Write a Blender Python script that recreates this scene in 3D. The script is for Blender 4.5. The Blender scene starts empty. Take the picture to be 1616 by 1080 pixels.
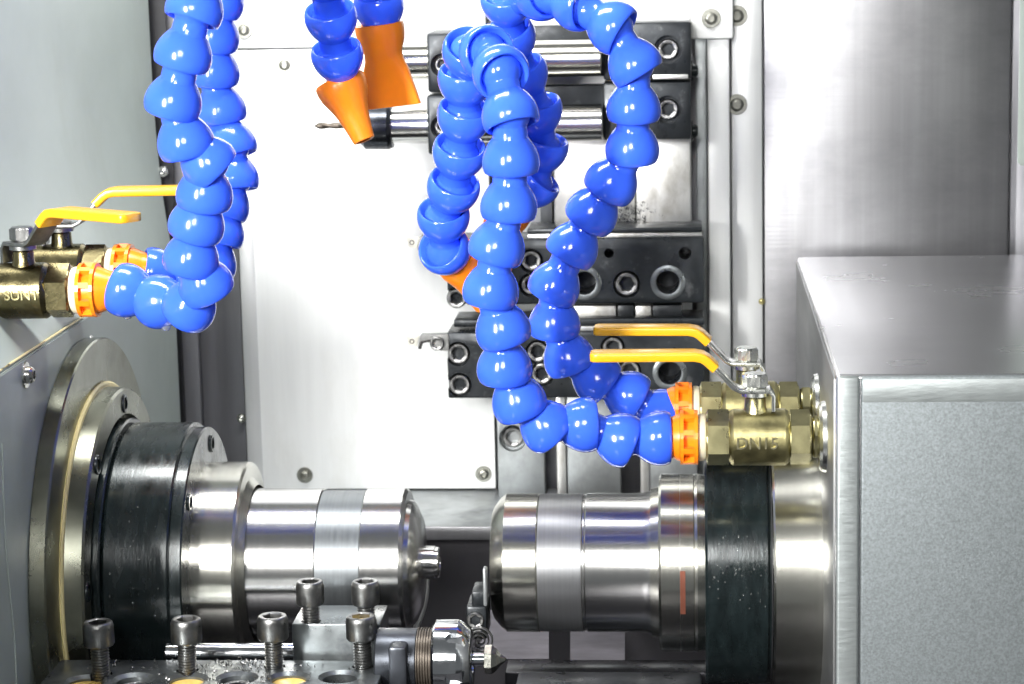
import bpy, bmesh, math, random
from mathutils import Vector, Matrix
random.seed(7)
PI = math.pi
MM = 0.001
sc = bpy.context.scene
COL = sc.collection

# ------------------------------------------------------------------ camera
# all lengths below are millimetres: X along the spindle axis, Y away from the viewer, Z up.
FPX = 3734.0                                   # focal length in photo pixels (photo 1616 x 1080)
_y = Vector((276, 664, -FPX)).normalized()     # world Y, Z, X seen in camera axes
_z = -Vector((442, -20500, -FPX)); _z = (_z - _y * _z.dot(_y)).normalized()
_x = _y.cross(_z)
RW = Matrix((_x, _y, _z))                      # world = RW @ camera
def ray(u, v): return RW @ Vector((u - 808, 540 - v, -FPX))
_d = ray(740, 888)
CAM = -_d * (1480 / _d.y)
def at(u, v, Y=None, X=None, Z=None):
    d = ray(u, v)
    if Y is not None: t = (Y - CAM.y) / d.y
    elif X is not None: t = (X - CAM.x) / d.x
    else: t = (Z - CAM.z) / d.z
    return CAM + d * t
cam = bpy.data.cameras.new('camera')
co = bpy.data.objects.new('camera', cam); COL.objects.link(co)
co.matrix_world = Matrix.Translation(CAM * MM) @ RW.to_4x4()
cam.sensor_width = 36; cam.lens = FPX * 36 / 1616
cam.clip_start = 0.05; cam.clip_end = 50
cam.dof.use_dof = True; cam.dof.focus_distance = 1.46; cam.dof.aperture_fstop = 15
sc.camera = co
# ------------------------------------------------------------------ world, lamps, exposure
w = bpy.data.worlds.new('World'); sc.world = w; w.use_nodes = True
bg = w.node_tree.nodes['Background']
bg.inputs[0].default_value = (0.92, 0.97, 1.0, 1); bg.inputs[1].default_value = 0.14
def area(name, loc, tgt, sx, sy, power, col=(1, 1, 1), spread=180):
    l = bpy.data.lights.new(name, 'AREA'); l.shape = 'RECTANGLE'; l.size = sx * MM; l.size_y = sy * MM
    l.energy = power; l.color = col; l.spread = math.radians(spread)
    o = bpy.data.objects.new(name, l); COL.objects.link(o)
    d = Vector(tgt) - Vector(loc)
    o.matrix_world = Matrix.Translation(Vector(loc) * MM) @ d.to_track_quat('-Z', 'Y').to_matrix().to_4x4()
    return o
area('machine_lamp', (-590, -1290, 490), (-20, 60, 150), 110, 420, 36, (1, 0.99, 0.965))
area('fill_lamp', (-60, -1750, 800), (-60, 200, 230), 460, 480, 1.1, (1, 0.99, 0.97), 40)  # soft fill added behind the camera, not a lamp of the machine
area('small_lamp', (40, -1450, 700), (0, 0, 100), 60, 60, 0.5, (1, 1, 1))
area('overhead_lamp', (-200, -40, 820), (-120, 330, 200), 420, 140, 9, (1, 1, 0.98))
vs = sc.view_settings
vs.view_transform = 'Standard'; vs.look = 'None'; vs.exposure = 0.22; vs.gamma = 1.0; vs.use_curve_mapping = False

# ------------------------------------------------------------------ materials
MATS = {}
def mat(name, base, metal=0.0, rough=0.4, *, var=0.0, vscale=60.0, stretch=(1, 1, 1), bump=0.0, bscale=None,
        bstretch=None, rvar=0.0, aniso=0.0, tangent=None, coat=0.0, spec=0.5, sss=0.0, trans=0.0, ior=1.45, stain=None, detail=5.0):
    m = bpy.data.materials.new(name); m.use_nodes = True; nt = m.node_tree; N = nt.nodes; L = nt.links
    p = N['Principled BSDF']; I = p.inputs
    I['Base Color'].default_value = (*base, 1); I['Metallic'].default_value = metal; I['Roughness'].default_value = rough
    I['Specular IOR Level'].default_value = spec; I['IOR'].default_value = ior
    I['Coat Weight'].default_value = coat; I['Coat Roughness'].default_value = 0.14
    I['Transmission Weight'].default_value = trans
    if sss:
        I['Subsurface Weight'].default_value = sss; I['Subsurface Radius'].default_value = (0.2, 0.4, 1.0)
        I['Subsurface Scale'].default_value = 0.003
    if aniso:
        I['Anisotropic'].default_value = aniso
        I['Anisotropic Rotation'].default_value = 0.25
        t = N.new('ShaderNodeTangent'); t.direction_type = 'RADIAL'; t.axis = tangent or 'Z'
        L.new(t.outputs[0], I['Tangent'])
    tc = N.new('ShaderNodeTexCoord')
    def noise(scale, st, det=detail, rg=0.6):
        mp = N.new('ShaderNodeMapping'); mp.inputs['Scale'].default_value = st; L.new(tc.outputs['Object'], mp.inputs[0])
        n = N.new('ShaderNodeTexNoise'); n.inputs['Scale'].default_value = scale; n.inputs['Detail'].default_value = det
        n.inputs['Roughness'].default_value = rg; L.new(mp.outputs[0], n.inputs['Vector']); return n
    def ramp(src, lo, hi):
        r = N.new('ShaderNodeMapRange'); r.inputs[1].default_value = 0.3; r.inputs[2].default_value = 0.7
        r.inputs[3].default_value = lo; r.inputs[4].default_value = hi; L.new(src, r.inputs[0]); return r
    colsock = None
    if var:
        n = noise(vscale, stretch); r = ramp(n.outputs['Fac'], 1 - var, 1 + var)
        mx = N.new('ShaderNodeVectorMath'); mx.operation = 'SCALE'; mx.inputs[0].default_value = base
        L.new(r.outputs[0], mx.inputs['Scale']); colsock = mx.outputs[0]
    if stain:
        scol, sscale, lo, hi, st = stain
        n = noise(sscale, st, 8.0, 0.65)
        r = N.new('ShaderNodeMapRange'); r.inputs[1].default_value = lo; r.inputs[2].default_value = hi; L.new(n.outputs['Fac'], r.inputs[0])
        mix = N.new('ShaderNodeMix'); mix.data_type = 'RGBA'
        L.new(r.outputs[0], mix.inputs['Factor'])
        if colsock: L.new(colsock, mix.inputs['A'])
        else: mix.inputs['A'].default_value = (*base, 1)
        mix.inputs['B'].default_value = (*scol, 1); colsock = mix.outputs['Result']
    if colsock: L.new(colsock, I['Base Color'])
    if rvar:
        n = noise(vscale * 0.7, stretch); r = ramp(n.outputs['Fac'], max(0.03, rough - rvar), rough + rvar)
        L.new(r.outputs[0], I['Roughness'])
    if bump:
        n = noise(bscale or vscale, bstretch or stretch)
        b = N.new('ShaderNodeBump'); b.inputs['Strength'].default_value = bump; b.inputs['Distance'].default_value = 0.0006
        L.new(n.outputs['Fac'], b.inputs['Height']); L.new(b.outputs[0], I['Normal'])
    MATS[name] = m; return m

mat('wall_paint', (0.33, 0.375, 0.35), 0.0, 0.38, var=0.10, vscale=7, bump=0.06, bscale=320, rvar=0.08, spec=0.45,
    stain=((0.25, 0.275, 0.235), 5, 0.52, 0.78, (1, 1, 0.35)))
mat('white_sheet', (0.84, 0.85, 0.84), 0.15, 0.46, var=0.05, vscale=9, stretch=(9, 9, 0.5), bump=0.05, bscale=60, bstretch=(14, 1, 0.4), rvar=0.08,
    stain=((0.62, 0.61, 0.56), 6, 0.60, 0.85, (1, 1, 0.4)))
mat('post_sheet', (0.60, 0.61, 0.61), 0.6, 0.42, var=0.07, vscale=9, stretch=(10, 10, 0.4), bump=0.05, bscale=60, bstretch=(12, 1, 0.3), rvar=0.08)
mat('dark_sheet', (0.30, 0.30, 0.32), 0.75, 0.42, var=0.14, vscale=12, stretch=(6, 6, 0.5), bump=0.05, bscale=50, rvar=0.1)
mat('brushed_steel', (0.29, 0.29, 0.30), 0.95, 0.38, var=0.12, vscale=5, stretch=(14, 1, 0.3), bump=0.12, bscale=14, bstretch=(0.6, 1, 30), rvar=0.02,
    stain=((0.20, 0.20, 0.21), 6, 0.45, 0.75, (1.2, 1, 2.2)))
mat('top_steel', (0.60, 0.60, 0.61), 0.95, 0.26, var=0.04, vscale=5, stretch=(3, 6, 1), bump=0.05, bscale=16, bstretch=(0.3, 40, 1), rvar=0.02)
mat('darkened_side_steel', (0.25, 0.255, 0.255), 0.9, 0.42, var=0.12, vscale=8, stretch=(1, 1, 6), bump=0.08, bscale=30, bstretch=(1, 1, 20), rvar=0.05)
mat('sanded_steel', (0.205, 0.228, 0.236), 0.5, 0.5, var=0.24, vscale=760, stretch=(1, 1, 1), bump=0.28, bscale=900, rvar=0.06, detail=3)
mat('sanded_edge', (0.36, 0.39, 0.39), 0.7, 0.42, var=0.10, vscale=120, stretch=(1, 1, 7), bump=0.25, bscale=240, bstretch=(1, 1, 4), rvar=0.10)
mat('turned_steel', (0.66, 0.655, 0.64), 1.0, 0.25, var=0.03, vscale=1, stretch=(0, 0, 420), bump=0.008, bscale=1, bstretch=(0, 0, 1500), rvar=0.02, aniso=0.8)
mat('turned_gold', (0.62, 0.61, 0.55), 1.0, 0.26, var=0.03, vscale=1, stretch=(0, 0, 380), bump=0.008, bscale=1, bstretch=(0, 0, 1300), rvar=0.02, aniso=0.8)
mat('dark_band', (0.20, 0.215, 0.225), 0.9, 0.42, var=0.06, vscale=1, stretch=(0, 0, 500), bump=0.12, bscale=1, bstretch=(0, 0, 1700), rvar=0.06, aniso=0.4)
mat('matt_band', (0.30, 0.305, 0.315), 0.9, 0.40, var=0.06, vscale=1, stretch=(0, 0, 500), bump=0.12, bscale=1, bstretch=(0, 0, 1700), rvar=0.06, aniso=0.4)
mat('flange_steel', (0.20, 0.205, 0.165), 0.95, 0.30, var=0.22, vscale=26, stretch=(1, 1, 1), bump=0.06, bscale=200, rvar=0.12, aniso=0.35,
    stain=((0.13, 0.12, 0.07), 22, 0.55, 0.75, (1, 1, 1)))
mat('black_oxide', (0.010, 0.0155, 0.0165), 0.3, 0.24, var=0.4, vscale=60, stretch=(1, 1, 3), bump=0.22, bscale=150, bstretch=(1, 1, 4), rvar=0.12, coat=0.35)
mat('black_block', (0.018, 0.021, 0.024), 0.4, 0.34, var=0.35, vscale=70, bump=0.12, bscale=160, rvar=0.14,
    stain=((0.12, 0.125, 0.13), 55, 0.60, 0.80, (1, 1, 1)))
mat('rubber', (0.012, 0.012, 0.014), 0.0, 0.45, var=0.3, vscale=30)
mat('deep_hole', (0.015, 0.012, 0.012), 0.1, 0.6, var=0.2, vscale=200)
mat('block_steel', (0.17, 0.185, 0.19), 0.85, 0.34, var=0.28, vscale=45, bump=0.16, bscale=150, rvar=0.14,
    stain=((0.07, 0.075, 0.08), 30, 0.55, 0.72, (1, 1, 1)))
mat('dark_block_steel', (0.055, 0.06, 0.07), 0.8, 0.34, var=0.4, vscale=45, bump=0.16, bscale=150, rvar=0.14)
mat('bolt_steel', (0.26, 0.26, 0.23), 1.0, 0.38, var=0.3, vscale=120, bump=0.1, bscale=300)
mat('screw_steel', (0.26, 0.26, 0.255), 1.0, 0.36, var=0.25, vscale=160, bump=0.08, bscale=300, rvar=0.10)
mat('bright_screw', (0.62, 0.62, 0.60), 1.0, 0.25, var=0.14, vscale=160, rvar=0.10)
mat('chrome', (0.66, 0.68, 0.70), 1.0, 0.12, var=0.10, vscale=90, rvar=0.06)
mat('rust_thread', (0.095, 0.08, 0.065), 0.7, 0.4, var=0.4, vscale=120, bump=0.2, bscale=260)
mat('plate_steel', (0.66, 0.66, 0.64), 0.8, 0.38, var=0.10, vscale=20, stretch=(6, 1, 1), bump=0.08, bscale=90, rvar=0.12,
    stain=((0.22, 0.20, 0.14), 18, 0.54, 0.76, (1, 1, 0.6)))
mat('grey_plate', (0.36, 0.38, 0.385), 0.75, 0.42, var=0.22, vscale=28, bump=0.10, bscale=120, rvar=0.12,
    stain=((0.17, 0.18, 0.18), 20, 0.55, 0.80, (1, 1, 0.6)))
mat('blue_plastic', (0.038, 0.122, 0.84), 0.0, 0.15, var=0.06, vscale=40, bump=0.05, bscale=170, rvar=0.05, spec=0.55, sss=0.08, coat=0.25)
mat('orange_plastic', (0.92, 0.235, 0.008), 0.0, 0.30, var=0.05, vscale=60, bump=0.04, bscale=200, spec=0.45, sss=0.2)
mat('yellow_grip', (0.70, 0.36, 0.010), 0.0, 0.26, var=0.08, vscale=50, bump=0.05, bscale=150, spec=0.5, coat=0.2,
    stain=((0.50, 0.24, 0.02), 40, 0.64, 0.85, (1, 1, 1)))
mat('brass_letter', (0.62, 0.57, 0.36), 1.0, 0.3, var=0.1, vscale=90)
mat('brass', (0.35, 0.315, 0.155), 1.0, 0.40, var=0.22, vscale=90, bump=0.28, bscale=420, rvar=0.10,
    stain=((0.16, 0.13, 0.06), 60, 0.56, 0.75, (1, 1, 1)))
mat('brass_hex', (0.38, 0.35, 0.19), 1.0, 0.32, var=0.16, vscale=90, bump=0.08, bscale=300, rvar=0.08,
    stain=((0.18, 0.15, 0.08), 60, 0.60, 0.80, (1, 1, 1)))
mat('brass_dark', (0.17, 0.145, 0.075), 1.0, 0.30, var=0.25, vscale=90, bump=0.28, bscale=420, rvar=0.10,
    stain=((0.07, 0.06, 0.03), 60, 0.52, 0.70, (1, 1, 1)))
mat('reflection_sheet', (0.19, 0.18, 0.20), 0.6, 0.3, var=0.2, vscale=30, stretch=(1, 5, 5), bump=0.1, bscale=70)
mat('zinc', (0.66, 0.67, 0.63), 1.0, 0.24, var=0.10, vscale=90, rvar=0.08)
mat('cream_seal', (0.72, 0.66, 0.48), 0.0, 0.42, var=0.12, vscale=50, sss=0.2)
mat('sealant', (0.70, 0.60, 0.30), 0.0, 0.40, var=0.22, vscale=30, bump=0.2, bscale=90)
mat('coolant', (0.75, 0.78, 0.76), 0.0, 0.06, trans=0.85, ior=1.33)
mat('oil', (0.72, 0.50, 0.14), 0.0, 0.08, var=0.2, vscale=80, bump=0.3, bscale=90, coat=0.5)
mat('carbide', (0.40, 0.40, 0.36), 1.0, 0.22, var=0.25, vscale=200, bump=0.3, bscale=300)
mat('insert_gold', (0.80, 0.78, 0.70), 0.9, 0.3, var=0.15, vscale=200)
mat('shaded_sheet', (0.076, 0.073, 0.080), 0.7, 0.34, var=0.16, vscale=14, stretch=(5, 1, 1), bump=0.06, bscale=60, rvar=0.10)
mat('bed_dark', (0.022, 0.022, 0.026), 0.6, 0.28, var=0.4, vscale=22, bump=0.15, bscale=60, rvar=0.12)
mat('red_mark', (0.24, 0.085, 0.055), 0.5, 0.4, var=0.15, vscale=90)
mat('dark_print', (0.10, 0.055, 0.01), 0.0, 0.5, var=0.2, vscale=90)

# ------------------------------------------------------------------ mesh helpers
def mesh(name, verts, faces, smooth=None, mats=None, fm=None):
    me = bpy.data.meshes.new(name)
    me.from_pydata([tuple(Vector(v) * MM) for v in verts], [], faces)
    me.update()
    if smooth: finish(me, smooth)
    return me
def finish(me, ang=35):
    bm = bmesh.new(); bm.from_mesh(me)
    bmesh.ops.recalc_face_normals(bm, faces=bm.faces)
    for f in bm.faces: f.smooth = True
    for e in bm.edges:
        e.smooth = not (len(e.link_faces) == 2 and e.calc_face_angle(0) > math.radians(ang))
    bm.to_mesh(me); bm.free(); return me
WM = {}
def add(name, me, material, parent=None, M=None):
    o = bpy.data.objects.new(name, me)
    if material and not me.materials: me.materials.append(MATS[material])
    elif material and me.materials[0] != MATS[material]:
        me2 = me.copy(); me2.materials.clear(); me2.materials.append(MATS[material]); o.data = me2
    COL.objects.link(o)
    M = (M or Matrix()).copy(); M.translation = M.translation * MM
    if parent is not None:
        o.parent = parent; o.matrix_basis = WM[parent.name].inverted() @ M
    else: o.matrix_basis = M
    WM[o.name] = M
    return o
def thing(name, loc, label, cat, group=None):
    o = bpy.data.objects.new(name, None); COL.objects.link(o); o.empty_display_size = 0.01
    M = Matrix.Translation(Vector(loc) * MM); o.matrix_basis = M; WM[o.name] = M
    return tag(o, label, cat, group)
def tag(o, label, cat, group=None):
    o['label'] = label; o['category'] = cat
    if group: o['group'] = group
    return o
def structure(o, label=None, cat=None):
    o['kind'] = 'structure'
    if label: o['label'] = label
    if cat: o['category'] = cat
    return o
def T(x, y=None, z=None):
    return Matrix.Translation(Vector(x) if y is None else Vector((x, y, z)))
def axm(origin, d, up='Y'):
    return Matrix.Translation(Vector(origin)) @ Vector(d).to_track_quat('Z', up).to_matrix().to_4x4()
XAX = Matrix.Rotation(PI / 2, 4, 'Y')          # local Z -> world X
def lathe(name, prof, seg=48, ang=35, knurl=None):
    """prof: (z, r[, 'h']) rings; 'h' gives a hexagonal ring (r = half across flats)."""
    V, F, rings = [], [], []
    for p in prof:
        z, r = p[0], p[1]
        if r <= 1e-6: rings.append([len(V)]); V.append((0, 0, z)); continue
        ring = []
        for k in range(seg):
            a = 2 * PI * k / seg; rr = r
            if len(p) > 2 and p[2] == 'h':
                rr = r / math.cos(((a + PI / 6) % (PI / 3)) - PI / 6)
            if len(p) > 2 and p[2] == 'k': rr = r * (1 + (0.022 if k % 2 else -0.012))
            ring.append(len(V)); V.append((rr * math.cos(a), rr * math.sin(a), z))
        rings.append(ring)
    for A, B in zip(rings, rings[1:]):
        if len(A) == 1 and len(B) == 1: continue
        for k in range(seg):
            k2 = (k + 1) % seg
            if len(A) == 1: F.append((A[0], B[k], B[k2]))
            elif len(B) == 1: F.append((A[k], A[k2], B[0]))
            else: F.append((A[k], A[k2], B[k2], B[k]))
    return mesh(name, V, F, ang)
def boxm(name, sx, sy, sz, bev=1.0, seg=2):
    bm = bmesh.new(); bmesh.ops.create_cube(bm, size=1.0)
    for v in bm.verts: v.co = Vector((v.co.x * sx, v.co.y * sy, v.co.z * sz))
    if bev: bmesh.ops.bevel(bm, geom=list(bm.edges), offset=bev, segments=seg, profile=0.5, affect='EDGES')
    for v in bm.verts: v.co *= MM
    me = bpy.data.meshes.new(name); bm.to_mesh(me); bm.free()
    return finish(me, 35)
def box(name, lo, hi, material, parent=None, bev=1.0, seg=2):
    lo, hi = Vector(lo), Vector(hi); s = hi - lo; c = (lo + hi) / 2
    return add(name, boxm(name, abs(s.x), abs(s.y), abs(s.z), bev, seg), material, parent, T(c))
def prism(name, pts, depth, bev=0.4, seg=2):
    """outline in local XY extruded to +Z depth, bevelled"""
    bm = bmesh.new(); vs_ = [bm.verts.new((p[0], p[1], 0)) for p in pts]; f = bm.faces.new(vs_)
    r = bmesh.ops.extrude_face_region(bm, geom=[f])
    for v in r['geom']:
        if isinstance(v, bmesh.types.BMVert): v.co.z += depth
    bmesh.ops.recalc_face_normals(bm, faces=bm.faces)
    if bev:
        es = [e for e in bm.edges if len(e.link_faces) == 2 and e.calc_face_angle(0) > 0.5]
        bmesh.ops.bevel(bm, geom=es, offset=bev, segments=seg, affect='EDGES')
    for v in bm.verts: v.co *= MM
    me = bpy.data.meshes.new(name); bm.to_mesh(me); bm.free(); return finish(me, 35)
def sweep(name, path, prof, ang=40, closed_ends=True, up=Vector((0, 1, 0))):
    """sweep a closed 2D profile (a along `up`, b across) along a list of 3D points"""
    V, F = [], []; n = 0; P = [Vector(p) for p in path]
    for i, p in enumerate(P):
        t = (P[min(i + 1, len(P) - 1)] - P[max(i - 1, 0)]).normalized()
        s = up.normalized(); s = (s - t * s.dot(t)).normalized(); b = t.cross(s)
        k = 1.0
        if 0 < i < len(P) - 1:
            c = (P[i] - P[i - 1]).normalized().dot((P[i + 1] - P[i]).normalized()); k = 1 / math.sqrt(max(0.3, (1 + c) / 2))
        q = prof(i / (len(P) - 1)) if callable(prof) else prof
        n = len(q)
        for a, c_ in q: V.append(p + s * a + b * (c_ * k))
    for i in range(len(P) - 1):
        for j in range(n): F.append((i * n + j, i * n + (j + 1) % n, (i + 1) * n + (j + 1) % n, (i + 1) * n + j))
    if closed_ends:
        F.append(tuple(reversed(range(n)))); F.append(tuple((len(P) - 1) * n + j for j in range(n)))
    return mesh(name, V, F, ang)
def circle(r, n=10): return [(r * math.cos(2 * PI * k / n), r * math.sin(2 * PI * k / n)) for k in range(n)]
def rrect(a, b, r, n=3):
    o = []
    for cx, cy, a0 in ((a - r, b - r, 0), (-a + r, b - r, PI / 2), (-a + r, -b + r, PI), (a - r, -b + r, 1.5 * PI)):
        for k in range(n + 1):
            t = a0 + PI / 2 * k / n; o.append((cx + r * math.cos(t), cy + r * math.sin(t)))
    return o
def catmull(P, n=6):
    P = [Vector(p) for p in P]; o = []
    for i in range(len(P) - 1):
        a = P[max(i - 1, 0)]; b = P[i]; c = P[i + 1]; d = P[min(i + 2, len(P) - 1)]
        for k in range(n):
            t = k / n
            o.append(0.5 * ((2 * b) + (c - a) * t + (2 * a - 5 * b + 4 * c - d) * t * t + (3 * b - a - 3 * c + d) * t ** 3))
    return o + [P[-1]]
def cut(o, cutters):
    """boolean-subtract (mesh, matrix in world mm) one after another from object o, baked into its mesh"""
    mats = list(o.data.materials); inv = WM[o.name].inverted()
    a = bpy.data.objects.new('tmp_a', o.data); COL.objects.link(a); tmp = []
    for me, M in cutters:
        t = me.copy(); Mx = M.copy(); Mx.translation = Mx.translation * MM
        t.transform(inv @ Mx); b = bpy.data.objects.new('tmp_b', t); COL.objects.link(b); tmp.append(b)
        bm = bmesh.new(); bm.from_mesh(t); bmesh.ops.recalc_face_normals(bm, faces=bm.faces); bm.to_mesh(t); bm.free()
        md = a.modifiers.new('b', 'BOOLEAN'); md.operation = 'DIFFERENCE'; md.object = b; md.solver = 'EXACT'
    dg = bpy.context.evaluated_depsgraph_get(); dg.update()
    me = bpy.data.meshes.new_from_object(a.evaluated_get(dg))
    o.data = me; me.materials.clear()
    for m in mats: me.materials.append(m)
    finish(me, 30)
    for b in tmp:
        t = b.data; bpy.data.objects.remove(b); bpy.data.meshes.remove(t)
    bpy.data.objects.remove(a)
_cyl = {}
def cyl(r, h, seg=32):
    k = (r, h, seg)
    if k not in _cyl: _cyl[k] = lathe('cylinder', [(0, 0), (0, r), (h, r), (h, 0)], seg)
    return _cyl[k]
# socket head cap screw: head only, top at z=0, body going to -z
_shcs = {}
def shcs_head(r, h, knurl=True, seg=72):
    k = (r, h)
    if k not in _shcs:
        kk = ('k',) if knurl else ()
        _shcs[k] = lathe('screw_head', [(-h, 0), (-h, r * .93), (-h + .06 * r, r * .98), (-h + .12 * r, r) + kk, (-0.30 * r, r) + kk,
            (-0.22 * r, r * .99), (-0.07 * r, r * .95), (0, r * .88), (0, r * .70), (-0.05 * r, r * .57, 'h'), (-h * .88, r * .57, 'h'), (-h * .93, 0)], seg, 30)
    return _shcs[k]
_thr = {}
def thread(r, L, pitch=1.75):
    k = (r, L)
    if k not in _thr:
        p = [(0, 0), (0, r * .9)]; z = 0
        while z < L - pitch:
            p += [(z + pitch * .12, r), (z + pitch * .3, r), (z + pitch * .62, r * .84), (z + pitch * .8, r * .84)]; z += pitch
        p += [(L, r * .9), (L, 0)]
        _thr[k] = lathe('threaded_shank', p, 28, 25)
    return _thr[k]
def text_mesh(s, size, depth):
    c = bpy.data.curves.new('lettering', 'FONT'); c.body = s; c.size = size * MM; c.extrude = depth * MM; c.bevel_depth = 0
    c.align_x = 'CENTER'; c.align_y = 'CENTER'; c.offset = 0.0003 * 0
    o = bpy.data.objects.new('tmp_t', c); COL.objects.link(o)
    dg = bpy.context.evaluated_depsgraph_get(); dg.update()
    me = bpy.data.meshes.new_from_object(o.evaluated_get(dg)); bpy.data.objects.remove(o)
    return me
FRONT = Matrix.Rotation(PI / 2, 4, 'X')        # local Z -> -Y (towards the viewer)

# ------------------------------------------------------------------ setting: walls and bed
YB = 330.0
XL = -252.0
# left wall (headstock casing), three sheets separated by real seams
p0, p1 = at(0, 588, X=XL + 1), at(131, 500, X=XL + 1)
sl_ = (p1.z - p0.z) / (p1.y - p0.y)
def seam_z(y): return p0.z + sl_ * (y - p0.y)
V, F = [], []; rows = [-325 + 625 * k / 24 for k in range(25)]; NT = 14
for y in rows:
    off = 10 + (300 - y) * .128
    V += [(-400, y, 545), (-400, y, -220), (XL, y, -220)]
    for k in range(NT + 1):
        t = k / NT; V.append((XL - off * (1 - (1 - t) ** 3), y, seam_z(y) + 190 * t))
    V.append((XL - off, y, 545))
nr = NT + 5
for i in range(24):
    for k in range(nr): F.append((i * nr + k, i * nr + (k + 1) % nr, (i + 1) * nr + (k + 1) % nr, (i + 1) * nr + k))
F += [tuple(range(nr)), tuple(24 * nr + k for k in reversed(range(nr)))]
lw = structure(add('wall_left', mesh('wall_left', V, F, 40), 'wall_paint'))
pts = [(p0.y - 110, seam_z(p0.y - 110) - 1), (262, seam_z(262) - 1), (262, -219), (p0.y - 110, -219)]
add('casing_sheet', prism('casing_sheet', pts, 2.4, 0.6), 'wall_paint', lw,
    T(XL + .2, 0, 0) @ Matrix(((0, 0, 1, 0), (1, 0, 0, 0), (0, 1, 0, 0), (0, 0, 0, 1))))
# bead of sealant along the sheet edge, and a thin one running down
def on_left(u, v, off=2.8): return at(u, v, X=XL + off)
add('sealant_bead', sweep('sealant_bead', catmull([on_left(-40, 612, 1.5), on_left(0, 585, 1.5), on_left(60, 546, 1.5), on_left(131, 500, 1.5)], 4), circle(0.8, 8)), 'sealant', lw)
add('sealant_bead', sweep('sealant_bead', catmull([on_left(3, 700), on_left(9, 860), on_left(22, 1000), on_left(26, 1085)], 4), circle(0.5, 8)), 'wall_paint', lw)
def dome_bolt(parent, pos, d, r, mname='bright_screw', name='bolt'):
    b = add(name, lathe('bolt', [(0, 0), (0, r * 1.5), (.12 * r, r * 1.55), (.22 * r, r * 1.5), (.22 * r, r), (.7 * r, r * .97), (.95 * r, r * .8), (1.05 * r, r * .55), (1.05 * r, r * .5, 'h'), (.5 * r, r * .5, 'h'), (.5 * r, 0)], 36, 30), mname, parent, axm(pos, d))
    return b
dome_bolt(lw, on_left(40, 592, 2.6), (1, 0, 0), 5.2)
dome_bolt(lw, on_left(143, 548, 2.6), (1, 0, 0), 5.0)
dome_bolt(lw, at(257, 271, Y=300), (0, -1, 0), 2.6)

# back wall: stainless sheet on the right, dark recess on the left, posts and white sheet
bw = structure(add('wall_back', boxm('wall_back', 1400, 20, 1000, 0), 'dark_sheet', None, T(100, YB + 22, 200)))
def bx_u(u0, u1, v, Y):                        # X range of a vertical strip, measured at photo row v
    return at(u0, v, Y=Y).x, at(u1, v, Y=Y).x
zt, zb = 520, -210
def sheet(name, u0, u1, v, Y, th, mname, z0=zb, z1=zt, bev=0.8, parent=bw):
    a, b = bx_u(u0, u1, v, Y)
    return box(name, (a + .4, Y, z0), (b - .4, Y + th, z1), mname, parent, bev)
sheet('rubber_strip', 250, 289, 600, 318, 6, 'rubber')
sheet('recess_strip', 289, 316, 600, 326, 5, 'dark_sheet')
# side sheet, turned away to the left
a0, a1 = at(316, 600, Y=YB).x, at(384, 600, Y=316).x
add('side_sheet', prism('side_sheet', [(a0, YB + 8), (a1, 317), (a1, 320), (a0, YB + 11)], zt - zb, 0), 'dark_sheet', bw, T(0, 0, zb))
ztop = at(390, 77, Y=322).z
sheet('post', 384.5, 411, 600, 314, 8, 'post_sheet', z1=ztop - .6)
zbot = at(600, 772, Y=314).z
xw0, xw1 = bx_u(411.6, 781, 700, 314)
box('panel', (xw0, 314, zbot), (xw1, 320, ztop - 0.9), 'white_sheet', bw, 1.0)
box('panel', (at(362, 40, Y=314).x, 314, ztop + .6), (xw1, 320, zt), 'white_sheet', bw, 1.0)
# white plate behind the tool stack
sheet('panel', 783, 1092, 300, 318, 6, 'white_sheet', z0=at(900, 640, Y=318).z)
for (u, v) in ((385, 48), (449, 103), (481, 750), (763, 748)):
    dome_bolt(bw, at(u, v, Y=313.8), (0, -1, 0), 4.1, 'bolt_steel')
dome_bolt(bw, at(381, 660, Y=316), (0, -1, 0), 2.4, 'zinc')
# right hand posts
sheet('post', 1098, 1117, 300, 318, 6, 'grey_plate')
sheet('post', 1117, 1153, 300, 306, 14, 'white_sheet', bev=2.2)
ft = box('bracket', (at(1090, 30, Y=302).x, 300, at(1120, 62, Y=300).z), (at(1157, 30, Y=302).x, 305.6, zt), 'white_sheet', bw, 2)
dome_bolt(bw, at(1122, 29, Y=299.6), (0, -1, 0), 4.6, 'bolt_steel')
sheet('post', 1154, 1204, 300, 320, 6, 'post_sheet')
sheet('panel', 1205.5, 1592, 300, 322, 6, 'brushed_steel')
for (u, v) in ((1163, 25), (1163, 165)):
    dome_bolt(bw, at(u, v, Y=319.6), (0, -1, 0), 5.0, 'bolt_steel')
dome_bolt(bw, at(1202, 476, Y=319.6), (0, -1, 0), 1.6, 'brass')
# dark gap and door frame at the right edge
sheet('rubber_strip', 1593, 1700, 300, 336, 3, 'dark_sheet')
dp = at(1606, 262, Y=180)
add('door_frame_edge', prism('door_frame_edge', [(dp.x, 0), (dp.x + 60, 14), (dp.x + 60, 40), (dp.x + 3, 24)], 500, 1.5), 'wall_paint', bw, T(0, 180, dp.z))
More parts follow.
